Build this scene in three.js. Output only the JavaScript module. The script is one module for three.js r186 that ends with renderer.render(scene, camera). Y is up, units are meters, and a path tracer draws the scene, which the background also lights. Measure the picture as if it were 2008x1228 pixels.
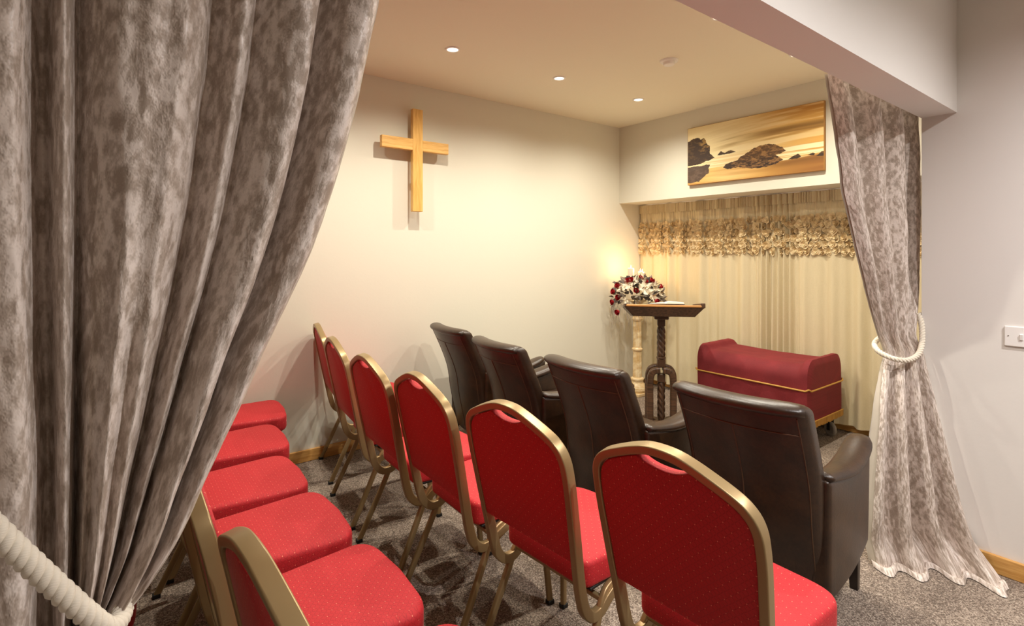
import * as THREE from 'three';
import { mergeGeometries, mergeVertices } from 'three/addons/utils/BufferGeometryUtils.js';
import { RoundedBoxGeometry } from 'three/addons/geometries/RoundedBoxGeometry.js';

// world: x runs along the cross wall towards the picture wall, y up, z towards the entrance room
// ------------------------------------------------------------------ camera
const scene = new THREE.Scene();
const W = 2008, H = 1228;
const camera = new THREE.PerspectiveCamera(2 * Math.atan(614 / 1030) * 180 / Math.PI, W / H, 0.05, 60);
camera.position.set(0, 1.4, 0);
camera.lookAt(0.6077, 1.4, -0.7938);
camera.setViewOffset(W, H, 0, 122, W, H);
const renderer = new THREE.WebGLRenderer();
renderer.toneMapping = THREE.LinearToneMapping;
renderer.toneMappingExposure = 0.52;
renderer.shadowMap.enabled = true;
scene.background = new THREE.Color(0x000000);

// ------------------------------------------------------------------ dimensions
const CEIL = 2.66, LEFT_Z = -3.608, BACK_X = 4.15, NICHE_X = 4.56, NICHE_Y = 1.885;
const RIGHT_X = 3.063, BEAM_Z0 = -0.799, BEAM_Z1 = -0.668, BEAM_Y = 2.03;

// lamps: chapel downlights (warm) and entrance downlights (neutral)
const CHAPEL_LAMPS = [];
for (const z of [-2.83, -1.56]) for (const x of [0.8, 1.7, 2.6, 3.49]) if (z < -2 || x > 1) CHAPEL_LAMPS.push([x, z]);
const ENTRANCE_LAMPS = [[1.2, 0.35], [2.35, 0.45]];
const CHAPEL_CD = 12.2, ENTRANCE_CD = 25;
const CHAPEL_COLOR = new THREE.Color().setRGB(1.0, 0.94, 0.80);
const ENTRANCE_COLOR = new THREE.Color().setRGB(1.0, 0.975, 0.955);

// ------------------------------------------------------------------ helpers
let seed = 12345;
const rnd = () => { seed = (seed * 1664525 + 1013904223) >>> 0; return seed / 4294967296; };
const rr = (a, b) => a + (b - a) * rnd();
const lerp = (a, b, t) => a + (b - a) * t;
const clamp = (x, a, b) => Math.min(b, Math.max(a, x));
const smooth = (a, b, x) => { const t = clamp((x - a) / (b - a), 0, 1); return t * t * (3 - 2 * t); };
const V3 = (x, y, z) => new THREE.Vector3(x, y, z);
const taken = new Map();
function numbered(name) {
  const n = taken.get(name) || 0; taken.set(name, n + 1);
  return n ? name + '_' + String(n).padStart(3, '0') : name;
}
function mesh(name, geo, m, parent) {
  const o = new THREE.Mesh(geo, m); o.name = parent === scene ? numbered(name) : name;
  o.castShadow = true; o.receiveShadow = true; parent.add(o); return o;
}
function tag(o, label, category, group) {
  o.userData.label = label; o.userData.category = category; if (group) o.userData.group = group; return o;
}
function thing(name, label, category, pos = [0, 0, 0], turn = 0, group) {
  const o = new THREE.Group(); o.name = numbered(name); scene.add(o);
  o.position.set(...pos); o.rotation.y = turn; return tag(o, label, category, group);
}
function struct(name, geo, m, label) {
  const o = mesh(name, geo, m, scene); o.userData.kind = 'structure'; if (label) o.userData.label = label; return o;
}
function copy(o, pos, turn, label) {
  const c = o.clone(); c.name = numbered(o.name.replace(/_\d+$/, '')); scene.add(c);
  c.userData = { ...o.userData, label }; c.position.set(...pos); c.rotation.y = turn; return c;
}
// piecewise curve through [key, ...values] rows (monotone keys), Catmull-Rom
function curve(rows) {
  const k = rows.map(r => r[0]), n = rows.length;
  return (x, c = 1) => {
    if (x <= k[0]) return rows[0][c]; if (x >= k[n - 1]) return rows[n - 1][c];
    let i = 0; while (x > k[i + 1]) i++;
    const h = k[i + 1] - k[i], t = (x - k[i]) / h, v = rows.map(r => r[c]);
    const m = j => j <= 0 ? (v[1] - v[0]) / (k[1] - k[0]) : j >= n - 1 ? (v[n - 1] - v[n - 2]) / (k[n - 1] - k[n - 2]) : (v[j + 1] - v[j - 1]) / (k[j + 1] - k[j - 1]);
    const t2 = t * t, t3 = t2 * t;
    return (2 * t3 - 3 * t2 + 1) * v[i] + (t3 - 2 * t2 + t) * h * m(i) + (-2 * t3 + 3 * t2) * v[i + 1] + (t3 - t2) * h * m(i + 1);
  };
}
// smooth normals over coincident positions
function smoothNormals(g, crease = Math.PI) {
  const p = g.attributes.position, idx = g.index, map = new Map();
  g.computeVertexNormals();
  const n = g.attributes.normal, key = i => Math.round(p.getX(i) * 2e4) + '_' + Math.round(p.getY(i) * 2e4) + '_' + Math.round(p.getZ(i) * 2e4);
  const acc = [];
  for (let i = 0; i < p.count; i++) { const k = key(i); if (!map.has(k)) map.set(k, []); map.get(k).push(i); }
  for (const l of map.values()) {
    if (l.length < 2) continue;
    const src = l.map(i => V3(n.getX(i), n.getY(i), n.getZ(i)));
    l.forEach((i, a) => { const s = V3(0, 0, 0); src.forEach(v => { if (v.angleTo(src[a]) < crease) s.add(v); }); s.normalize(); acc.push([i, s]); });
  }
  for (const [i, s] of acc) n.setXYZ(i, s.x, s.y, s.z);
  return g;
}
// grid surface fn(u, v) -> [x, y, z, s, t]
function grid(nu, nv, fn) {
  const pos = [], uv = [], ix = [];
  for (let j = 0; j <= nv; j++) for (let i = 0; i <= nu; i++) { const r = fn(i / nu, j / nv); pos.push(r[0], r[1], r[2]); uv.push(r[3] ?? i / nu, r[4] ?? j / nv); }
  for (let j = 0; j < nv; j++) for (let i = 0; i < nu; i++) { const a = j * (nu + 1) + i, b = a + 1, c = a + nu + 1, d = c + 1; ix.push(a, b, d, a, d, c); }
  const g = new THREE.BufferGeometry();
  g.setAttribute('position', new THREE.Float32BufferAttribute(pos, 3)); g.setAttribute('uv', new THREE.Float32BufferAttribute(uv, 2)); g.setIndex(ix);
  g.computeVertexNormals(); return g;
}
// box with rounded edges and inner grid lines, so that it can be bent
function softBox(sx, sy, sz, r, nx = 8, ny = 8, nz = 8, k = 3) {
  const ax = (s, n) => { const o = []; for (let i = 0; i < k; i++) o.push(-s / 2 + r * (1 - Math.cos(i / k * Math.PI / 2)) * 1.0); for (let i = 0; i <= n; i++) o.push(lerp(-s / 2 + r, s / 2 - r, i / n)); for (let i = k - 1; i >= 0; i--) o.push(s / 2 - r * (1 - Math.cos(i / k * Math.PI / 2))); return o; };
  const X = ax(sx, nx), Y = ax(sy, ny), Z = ax(sz, nz);
  const g = new THREE.BoxGeometry(1, 1, 1, X.length - 1, Y.length - 1, Z.length - 1), p = g.attributes.position, uv = g.attributes.uv, nn = g.attributes.normal;
  for (let i = 0; i < p.count; i++) {
    const q = V3(X[Math.round((p.getX(i) + .5) * (X.length - 1))], Y[Math.round((p.getY(i) + .5) * (Y.length - 1))], Z[Math.round((p.getZ(i) + .5) * (Z.length - 1))]);
    const c = V3(clamp(q.x, -sx / 2 + r, sx / 2 - r), clamp(q.y, -sy / 2 + r, sy / 2 - r), clamp(q.z, -sz / 2 + r, sz / 2 - r));
    const d = q.clone().sub(c); if (d.lengthSq() > 1e-12) d.setLength(r);
    const o = c.add(d); p.setXYZ(i, o.x, o.y, o.z);
    if (Math.abs(nn.getX(i)) > .5) uv.setXY(i, o.z, o.y); else if (Math.abs(nn.getY(i)) > .5) uv.setXY(i, o.x, o.z); else uv.setXY(i, o.x, o.y);
  }
  return smoothNormals(g);
}
function deform(g, fn) {
  const p = g.attributes.position, v = V3();
  for (let i = 0; i < p.count; i++) { v.fromBufferAttribute(p, i); fn(v); p.setXYZ(i, v.x, v.y, v.z); }
  return g.index ? smoothNormals(g, 1.2) : g;
}
function box(x0, x1, y0, y1, z0, z1) {
  const g = new THREE.BoxGeometry(x1 - x0, y1 - y0, z1 - z0); g.translate((x0 + x1) / 2, (y0 + y1) / 2, (z0 + z1) / 2);
  const p = g.attributes.position, n = g.attributes.normal, uv = g.attributes.uv;
  for (let i = 0; i < p.count; i++) { if (Math.abs(n.getX(i)) > .5) uv.setXY(i, p.getZ(i), p.getY(i)); else if (Math.abs(n.getY(i)) > .5) uv.setXY(i, p.getX(i), p.getZ(i)); else uv.setXY(i, p.getX(i), p.getY(i)); }
  return g;
}
const plain = g => { const o = g.index ? g.toNonIndexed() : g.clone(); for (const k of Object.keys(o.attributes)) if (!['position', 'normal', 'uv'].includes(k)) o.deleteAttribute(k); return o; };
const merge = l => mergeGeometries(l.map(plain));
function rounded(x0, x1, y0, y1, z0, z1, r = 0.004, s = 2) {
  const g = new RoundedBoxGeometry(x1 - x0, y1 - y0, z1 - z0, s, r); g.translate((x0 + x1) / 2, (y0 + y1) / 2, (z0 + z1) / 2); return g;
}
// sweep a closed profile [[a, b]...] along points; ref = the side direction at the start
function sweep(points, profile, ref, scale = () => 1, caps = true, closed = false) {
  const n = points.length, m = profile.length, pos = [], uv = [], ix = [];
  const tan = points.map((p, i) => { const a = points[closed ? (i - 1 + n) % n : Math.max(0, i - 1)], b = points[closed ? (i + 1) % n : Math.min(n - 1, i + 1)]; return b.clone().sub(a).normalize(); });
  let side = ref.clone().addScaledVector(tan[0], -ref.dot(tan[0])).normalize(), len = 0;
  for (let i = 0; i < n; i++) {
    if (i) { side.addScaledVector(tan[i], -side.dot(tan[i])).normalize(); len += points[i].distanceTo(points[i - 1]); }
    const up = tan[i].clone().cross(side), s = scale(i / (n - 1));
    let per = 0;
    for (let j = 0; j <= m; j++) { const q = profile[j % m]; if (j) per += Math.hypot(q[0] - profile[j - 1][0], q[1] - profile[j - 1][1]); pos.push(points[i].x + (side.x * q[0] + up.x * q[1]) * s, points[i].y + (side.y * q[0] + up.y * q[1]) * s, points[i].z + (side.z * q[0] + up.z * q[1]) * s); uv.push(len, per); }
  }
  for (let i = 0; i < n - 1; i++) for (let j = 0; j < m; j++) { const a = i * (m + 1) + j, b = a + 1, c = a + m + 1, d = c + 1; ix.push(a, b, d, a, d, c); }
  if (caps) for (const i of [0, n - 1]) { const c = pos.length / 3; pos.push(points[i].x, points[i].y, points[i].z); uv.push(0, 0); for (let j = 0; j < m; j++) { const a = i * (m + 1) + j; i ? ix.push(c, a, a + 1) : ix.push(c, a + 1, a); } }
  const g = new THREE.BufferGeometry();
  g.setAttribute('position', new THREE.Float32BufferAttribute(pos, 3)); g.setAttribute('uv', new THREE.Float32BufferAttribute(uv, 2)); g.setIndex(ix);
  return smoothNormals(g, 0.9);
}
function rectProfile(w, h, r, k = 2) {
  const o = []; for (const [sx, sy, a0] of [[1, 1, 0], [-1, 1, 1], [-1, -1, 2], [1, -1, 3]]) for (let i = 0; i <= k; i++) { const a = (a0 + i / k) * Math.PI / 2; o.push([sx * (w / 2 - r) + Math.cos(a) * r, sy * (h / 2 - r) + Math.sin(a) * r]); }
  return o;
}
const circle = (r, k = 10) => Array.from({ length: k }, (_, i) => [Math.cos(i / k * 2 * Math.PI) * r, Math.sin(i / k * 2 * Math.PI) * r]);
const spline = (pts, n) => new THREE.CatmullRomCurve3(pts.map(p => V3(...p)), false, 'centripetal').getPoints(n);
function lathe(pts, seg = 40) { return new THREE.LatheGeometry(pts.map(p => new THREE.Vector2(p[0], p[1])), seg); }

// ------------------------------------------------------------------ procedural textures
function hash(ix, iy, s) { let h = (ix * 374761393 + iy * 668265263 + s * 2147483647) | 0; h = Math.imul(h ^ (h >>> 13), 1274126177); return ((h ^ (h >>> 16)) >>> 0) / 4294967296; }
function vnoise(x, y, px, py, s) {      // tileable value noise with periods px, py
  const x0 = Math.floor(x), y0 = Math.floor(y), fx = x - x0, fy = y - y0, u = fx * fx * (3 - 2 * fx), v = fy * fy * (3 - 2 * fy);
  const m = (a, p) => ((a % p) + p) % p;
  const a = hash(m(x0, px), m(y0, py), s), b = hash(m(x0 + 1, px), m(y0, py), s), c = hash(m(x0, px), m(y0 + 1, py), s), d = hash(m(x0 + 1, px), m(y0 + 1, py), s);
  return lerp(lerp(a, b, u), lerp(c, d, u), v);
}
function fbm(u, v, fx, fy, oct, s) { let a = 0, w = .5, t = 0; for (let o = 0; o < oct; o++) { a += w * vnoise(u * fx, v * fy, fx, fy, s + o * 17); t += w; w *= .55; fx *= 2; fy *= 2; } return a / t; }
function dataTex(n, fn, srgb, sizeX, sizeY = sizeX, m = n) {
  const d = new Uint8Array(n * m * 4);
  for (let j = 0; j < m; j++) for (let i = 0; i < n; i++) { const c = fn(i / n, j / m), k = (j * n + i) * 4; d[k] = clamp(c[0], 0, 255); d[k + 1] = clamp(c[1], 0, 255); d[k + 2] = clamp(c[2], 0, 255); d[k + 3] = 255; }
  const t = new THREE.DataTexture(d, n, m); t.wrapS = t.wrapT = THREE.RepeatWrapping; t.magFilter = THREE.LinearFilter; t.minFilter = THREE.LinearMipmapLinearFilter; t.generateMipmaps = true;
  if (srgb) t.colorSpace = THREE.SRGBColorSpace; t.repeat.set(1 / sizeX, 1 / sizeY); t.needsUpdate = true; return t;
}
const mix3 = (a, b, t) => [lerp(a[0], b[0], t), lerp(a[1], b[1], t), lerp(a[2], b[2], t)];
const g3 = v => [v, v, v];

// crushed velvet: patches of pile lying either way
const crush = (u, v) => {
  const wx = fbm(u, v, 6, 4, 3, 5) - .5, wy = fbm(u, v, 5, 4, 3, 9) - .5;
  const big = fbm(u + wx * .12, v + wy * .1, 8, 3, 4, 21), fine = fbm(u + wx * .06, v + wy * .05, 54, 40, 4, 40), tiny = vnoise(u * 300, v * 330, 300, 330, 3);
  return clamp(smooth(.32, .68, big * .3 + fine * .7) * .62 + (fine - .5) * .9 + (tiny - .5) * .34 + .2, 0, 1);
};
const crushField = new Float32Array(1024 * 1024);
for (let j = 0; j < 1024; j++) for (let i = 0; i < 1024; i++) crushField[j * 1024 + i] = crush(i / 1024, j / 1024);
const crushAt = (u, v) => crushField[Math.floor(v * 1024) * 1024 + Math.floor(u * 1024)];
const velvetMap = dataTex(1024, (u, v) => mix3([172, 155, 141], [236, 223, 214], crushAt(u, v)), true, 0.55, 0.75);
const velvetBump = dataTex(1024, (u, v) => g3(crushAt(u, v) * 255), false, 0.55, 0.75);
const velvetRough = dataTex(512, (u, v) => g3(lerp(205, 120, crushAt(u, v))), false, 0.55, 0.75);
const M = {};
M.velvet = new THREE.MeshPhysicalMaterial({ map: velvetMap, bumpMap: velvetBump, bumpScale: 0.001, roughness: 0.75, roughnessMap: velvetRough, sheen: 0.55, sheenRoughness: 0.35, sheenColor: new THREE.Color().setRGB(.62, .57, .54), side: THREE.DoubleSide });
const clothBump = dataTex(512, (u, v) => g3(128 + 50 * (Math.sin(u * 2 * Math.PI * 60) * .5 + Math.sin(v * 2 * Math.PI * 60) * .5) + 60 * (fbm(u, v, 10, 6, 4, 3) - .5)), false, 0.1);
M.lining = new THREE.MeshStandardMaterial({ color: 0xcdc2b2, roughness: .9, bumpMap: clothBump, bumpScale: .0006, side: THREE.DoubleSide });
const creamMap = dataTex(512, (u, v) => { const n = fbm(u, v, 40, 6, 4, 8) - .5, m = vnoise(u * 256, v * 256, 256, 256, 2) - .5; return [212 + n * 6 + m * 8, 198 + n * 6 + m * 8, 164 + n * 7 + m * 8]; }, true, 0.5);
M.cream = new THREE.MeshPhysicalMaterial({ map: creamMap, roughness: .8, bumpMap: clothBump, bumpScale: .0003, sheen: .3, sheenColor: new THREE.Color(0xfff0cc), side: THREE.DoubleSide });
M.rosette = new THREE.MeshStandardMaterial({ color: 0xe8d4ac, roughness: .85, side: THREE.DoubleSide });
M.rosette2 = new THREE.MeshStandardMaterial({ color: 0xdfc79a, roughness: .85, side: THREE.DoubleSide });

const paintBump = dataTex(512, (u, v) => g3(fbm(u, v, 30, 30, 4, 2) * 255), false, 0.4);
const paint = c => new THREE.MeshStandardMaterial({ color: c, roughness: .85, bumpMap: paintBump, bumpScale: .0002 });
M.wall = paint(0xdfdbcc); M.ceiling = paint(0xf1ead4); M.hall = paint(0xe8e3de);
const carpetMap = dataTex(1024, (u, v) => {
  const a = vnoise(u * 210, v * 210, 210, 210, 4), b = vnoise(u * 390, v * 390, 390, 390, 7), c = fbm(u, v, 7, 7, 3, 12), t = clamp((a - .5) * .9 + (b - .5) * 1.1 + (c - .5) * .35 + .5, 0, 1);
  return t > .5 ? mix3([138, 122, 109], [184, 168, 153], (t - .5) * 2) : mix3([94, 81, 71], [138, 122, 109], t * 2);
}, true, 0.9);
const carpetBump = dataTex(1024, (u, v) => g3(255 * (.5 * vnoise(u * 170, v * 170, 170, 170, 4) + .5 * vnoise(u * 330, v * 330, 330, 330, 7))), false, 0.9);
M.carpet = new THREE.MeshStandardMaterial({ map: carpetMap, bumpMap: carpetBump, bumpScale: .006, roughness: 1 });
function wood(dark, light, s, across = 14, long = 2, size = .3) {
  return dataTex(512, (u, v) => { const w = fbm(u, v, 3, 2, 3, s) * .6, n = fbm(u, v + w * .12, long, across * 3, 4, s + 3), f = fbm(u, v, 6, 120, 2, s + 8); return mix3(dark, light, clamp(.5 + (n - .5) * 1.5 + (f - .5) * .5, 0, 1)); }, true, size);
}
M.oak = new THREE.MeshStandardMaterial({ map: wood([196, 140, 70], [226, 176, 104], 31, 10, 2, .25), roughness: .5 });
const oakUp = wood([204, 152, 74], [232, 188, 112], 33, 8, 2, .25); oakUp.rotation = Math.PI / 2;
M.crossOak = new THREE.MeshStandardMaterial({ map: oakUp, roughness: .45 });
M.crossOakArm = new THREE.MeshStandardMaterial({ map: wood([206, 154, 78], [234, 190, 116], 36, 8, 2, .25), roughness: .45 });
const walnut = wood([52, 34, 22], [98, 68, 46], 44, 14, 2, .3); walnut.rotation = Math.PI / 2;
M.darkWood = new THREE.MeshStandardMaterial({ map: walnut, roughness: .38 });
M.deskWood = new THREE.MeshStandardMaterial({ map: wood([176, 118, 62], [210, 158, 96], 47, 10, 2, .3), roughness: .45 });
M.legWood = new THREE.MeshStandardMaterial({ color: 0x23150d, roughness: .4 });
const leatherBump = dataTex(512, (u, v) => { const a = fbm(u, v, 60, 60, 3, 5), b = fbm(u, v, 8, 8, 3, 6); return g3(255 * clamp(a * .6 + b * .4, 0, 1)); }, false, .22);
const leatherMap = dataTex(512, (u, v) => { const a = fbm(u, v, 10, 10, 4, 15), b = fbm(u, v, 70, 70, 2, 25); return mix3([36, 21, 10], [62, 40, 21], clamp(.45 + (a - .5) * 1.3 + (b - .5) * .5, 0, 1)); }, true, .6);
M.leather = new THREE.MeshPhysicalMaterial({ map: leatherMap, bumpMap: leatherBump, bumpScale: .0006, roughness: .37, clearcoat: .12, clearcoatRoughness: .3 });
M.stitch = new THREE.MeshStandardMaterial({ color: 0x4e3722, roughness: .5 });
// red banquet fabric: woven hatch and small pale dots
const TILE = 0.07;
const redMap = dataTex(512, (u, v) => {
  let c = [190, 35, 42];
  const n = vnoise(u * 180, v * 180, 180, 180, 3) - .5; c = c.map((q, i) => q + n * [22, 12, 12][i]);
  const cu = u * 8, cv = v * 16, ph = (Math.floor(cu) + Math.floor(cv / 2)) % 2, fu = cu - Math.floor(cu), fv = (cv / 2) - Math.floor(cv / 2);
  const d = ph ? Math.abs(fu - fv) : Math.abs(1 - fu - fv);
  if (d < .16 && fu > .12 && fu < .88) c = [c[0] * .9, c[1] * .84, c[2] * .86];
  for (let k = 0; k < 4; k++) for (let i = -1; i <= 2; i++) { const px = (i + (k % 2) * .5) / 2, py = (k + .5) / 4; if (Math.hypot((u - px) * TILE, (v - py) * TILE) < .00135) c = [238, 128, 104]; }
  return c;
}, true, TILE);
const redBump = dataTex(512, (u, v) => { const cu = u * 8, cv = v * 8, ph = (Math.floor(cu) + Math.floor(cv)) % 2, fu = cu % 1, fv = cv % 1, d = ph ? Math.abs(fu - fv) : Math.abs(1 - fu - fv); return g3(150 - (d < .16 ? 60 : 0) + 60 * (vnoise(u * 180, v * 180, 180, 180, 3) - .5)); }, false, TILE);
M.red = new THREE.MeshPhysicalMaterial({ map: redMap, bumpMap: redBump, bumpScale: .0004, roughness: .72, sheen: 1, sheenRoughness: .35, sheenColor: new THREE.Color(0xffd0c8) });
M.gold = new THREE.MeshStandardMaterial({ color: 0xa08860, metalness: .5, roughness: .36 });
M.black = new THREE.MeshStandardMaterial({ color: 0x14110f, roughness: .6 });
M.iron = new THREE.MeshStandardMaterial({ color: 0x0e0b0a, roughness: .5, metalness: .3 });
M.tyre = new THREE.MeshStandardMaterial({ color: 0x8e867e, roughness: .7 });
M.chrome = new THREE.MeshStandardMaterial({ color: 0xd8d4cc, roughness: .25, metalness: .9 });
M.rope = new THREE.MeshStandardMaterial({ color: 0xe6dccb, roughness: .85, bumpMap: dataTex(256, (u, v) => g3(128 + 110 * Math.sin((u * 30 + v * 4) * 2 * Math.PI) + 30 * (vnoise(u * 80, v * 80, 80, 80, 3) - .5)), false, .03), bumpScale: .00012 });
const pallMap = dataTex(512, (u, v) => { const n = vnoise(u * 200, v * 200, 200, 200, 6) - .5, m = fbm(u, v, 6, 6, 3, 9) - .5; return [118 + n * 14 + m * 20, 26 + n * 8 + m * 8, 33 + n * 8 + m * 8]; }, true, .5);
M.pall = new THREE.MeshPhysicalMaterial({ map: pallMap, roughness: .8, sheen: .6, sheenRoughness: .45, sheenColor: new THREE.Color(0xb8524e), bumpMap: clothBump, bumpScale: .0004, side: THREE.DoubleSide });
M.goldTrim = new THREE.MeshStandardMaterial({ color: 0xb98a3e, roughness: .6 });
M.plastic = new THREE.MeshStandardMaterial({ color: 0xf2efec, roughness: .3 });
M.screw = new THREE.MeshStandardMaterial({ color: 0x8d867e, roughness: .4, metalness: .7 });
const stoneMap = dataTex(512, (u, v) => { const a = fbm(u, v, 5, 8, 4, 61), b = fbm(u, v, 24, 24, 3, 63); return mix3([206, 168, 112], [240, 222, 184], clamp(.5 + (a - .5) * 1.7 + (b - .5) * .5, 0, 1)); }, true, .3);
M.onyx = new THREE.MeshPhysicalMaterial({ map: stoneMap, roughness: .3 });
M.wax = new THREE.MeshPhysicalMaterial({ color: 0xf3e6cf, roughness: .5 });
M.flame = new THREE.MeshStandardMaterial({ color: 0xfff0c8, emissive: 0xffd79a, emissiveIntensity: 6 });
M.lilyPetal = new THREE.MeshStandardMaterial({ color: 0xefe4cc, roughness: .6, side: THREE.DoubleSide });
M.stamen = new THREE.MeshStandardMaterial({ color: 0xb98c4a, roughness: .7 });
M.rosePetal = new THREE.MeshStandardMaterial({ color: 0xa8101c, roughness: .65, side: THREE.DoubleSide });
M.leafA = new THREE.MeshStandardMaterial({ color: 0x74685e, roughness: .55, side: THREE.DoubleSide });
M.leafB = new THREE.MeshStandardMaterial({ color: 0x5c5450, roughness: .55, side: THREE.DoubleSide });
M.leafC = new THREE.MeshStandardMaterial({ color: 0x958a7a, roughness: .6, side: THREE.DoubleSide });
M.bud = new THREE.MeshStandardMaterial({ color: 0xdccfae, roughness: .6, side: THREE.DoubleSide });
M.trail = new THREE.MeshStandardMaterial({ color: 0x9d9088, roughness: .8, side: THREE.DoubleSide });
M.page = new THREE.MeshStandardMaterial({ color: 0xf4eee0, roughness: .8 });
M.cover = new THREE.MeshStandardMaterial({ color: 0x3a2418, roughness: .6 });
M.lampWarm = new THREE.MeshStandardMaterial({ color: 0xfff6e6, emissive: 0xfff2dc, emissiveIntensity: 8 });
M.bezel = new THREE.MeshStandardMaterial({ color: 0xf4f1ea, roughness: .35 });

// ------------------------------------------------------------------ the room
struct('floor', box(-3.2, 4.75, -0.12, 0, -3.75, 2.9), M.carpet, 'brown flecked loop carpet');
struct('ceiling', box(-3.2, 4.75, CEIL, CEIL + .12, -3.75, 2.9), M.ceiling, 'plain matt ceiling with recessed lights');
struct('wall_left', box(-3.2, 4.75, 0, CEIL, LEFT_Z - .12, LEFT_Z), M.wall, 'cream painted wall carrying the cross');
struct('wall_back', merge([box(BACK_X, NICHE_X, NICHE_Y, CEIL, LEFT_Z, BEAM_Z0), box(NICHE_X, NICHE_X + .12, 0, CEIL, LEFT_Z, BEAM_Z0)]), M.wall, 'cream wall with a deep curtained recess');
struct('wall_right', box(RIGHT_X, NICHE_X + .12, 0, CEIL, BEAM_Z0, 2.8), M.hall, 'pale wall with the light switch');
struct('wall_front', merge([box(-3.08, RIGHT_X, BEAM_Y, CEIL, BEAM_Z0, BEAM_Z1), box(-3.08, -0.3, 0, BEAM_Y, BEAM_Z0, BEAM_Z1)]), M.hall, 'partition with the wide curtained opening and its header beam');
struct('wall_rear', box(-3.2, -3.08, 0, CEIL, LEFT_Z, 2.8), M.wall);
struct('wall_entrance', box(-3.08, RIGHT_X, 0, CEIL, 2.68, 2.8), M.hall);
const skirt = (x0, x1, z0, z1) => rounded(x0, x1, 0, .079, z0, z1, .005);
{
  const uvm = g => { const p = g.attributes.position, uv = g.attributes.uv; for (let i = 0; i < p.count; i++) uv.setXY(i, p.getX(i) + p.getZ(i), p.getY(i)); return g; };
  struct('baseboard_left', uvm(skirt(-3.08, NICHE_X, LEFT_Z, LEFT_Z + .016)), M.oak, 'pale oak skirting under the cross wall');
  struct('baseboard_back', uvm(skirt(NICHE_X - .016, NICHE_X, LEFT_Z + .016, BEAM_Z0)), M.oak, 'oak skirting under the cream curtains');
  struct('baseboard_right', uvm(skirt(RIGHT_X - .016, RIGHT_X, BEAM_Z0, 2.68)), M.oak, 'oak skirting below the light switch');
}

// ------------------------------------------------------------------ downlights
function downlight([x, z], label, group, cd, color) {
  const t = thing('downlight', label, 'light', [x, CEIL, z], 0, group);
  mesh('bezel', lathe([[.034, -.001], [.035, -.006], [.039, -.007], [.046, -.005], [.048, 0]], 32), M.bezel, t);
  mesh('lamp_face', lathe([[0, -.006], [.02, -.0058], [.0345, -.003]], 24), M.lampWarm, t);
  const s = new THREE.SpotLight(color, cd, 0, 1.36, 1, 2);
  s.position.set(0, -.016, 0); s.target.position.set(0, -1, 0); s.castShadow = true; s.shadow.radius = 1; s.shadow.mapSize.set(1024, 1024);
  t.add(s); t.add(s.target); s.name = 'lamp_beam'; s.target.name = 'lamp_aim';
}
const seen = { '1.7': 'round ceiling downlight nearest the wooden cross', '2.6': 'middle one of the three ceiling downlights in the row', '3.49': 'ceiling downlight nearest the corner by the picture wall' };
for (const [x, z] of CHAPEL_LAMPS) downlight([x, z], z < -2 && seen[x] ? seen[x] : 'round recessed downlight in the chapel ceiling out of view', z < -2 && seen[x] ? 'downlights along the cross wall' : 'chapel downlights out of view', CHAPEL_CD, CHAPEL_COLOR);
for (const p of ENTRANCE_LAMPS) downlight(p, 'round recessed downlight in the entrance ceiling out of view', 'entrance downlights', ENTRANCE_CD, ENTRANCE_COLOR);
{
  const t = thing('smoke_detector', 'flat white round smoke detector on the chapel ceiling', 'detector', [2.94, CEIL, -2.13]);
  mesh('base', lathe([[0, -.012], [.05, -.012], [.058, -.008], [.06, 0]], 36), M.bezel, t);
  mesh('cap', lathe([[0, -.032], [.03, -.031], [.036, -.026], [.037, -.012]], 36), M.bezel, t);
}

// ------------------------------------------------------------------ cross
{
  const t = thing('wooden_cross', 'plain light oak cross hanging on the cream wall', 'cross', [1.811, 2.18, LEFT_Z]);
  mesh('upright', rounded(-.041, .041, -.49, .269, .058, .098, .004), M.crossOak, t);
  const uvx = g => { const p = g.attributes.position, uv = g.attributes.uv; for (let i = 0; i < p.count; i++) uv.setXY(i, p.getX(i), p.getY(i) + p.getZ(i)); return g; };
  t.children[0].geometry = uvx(t.children[0].geometry);
  for (const s of [-1, 1]) mesh('arm', uvx(s < 0 ? rounded(-.283, -.0405, -.04, .045, .06, .0975, .004) : rounded(.0405, .262, -.04, .042, .06, .0975, .004)), M.crossOakArm, t);
  for (const y of [.1, -.3]) mesh('wall_mount', box(-.012, .012, y, y + .03, 0, .06), M.crossOak, t);
}

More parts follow.
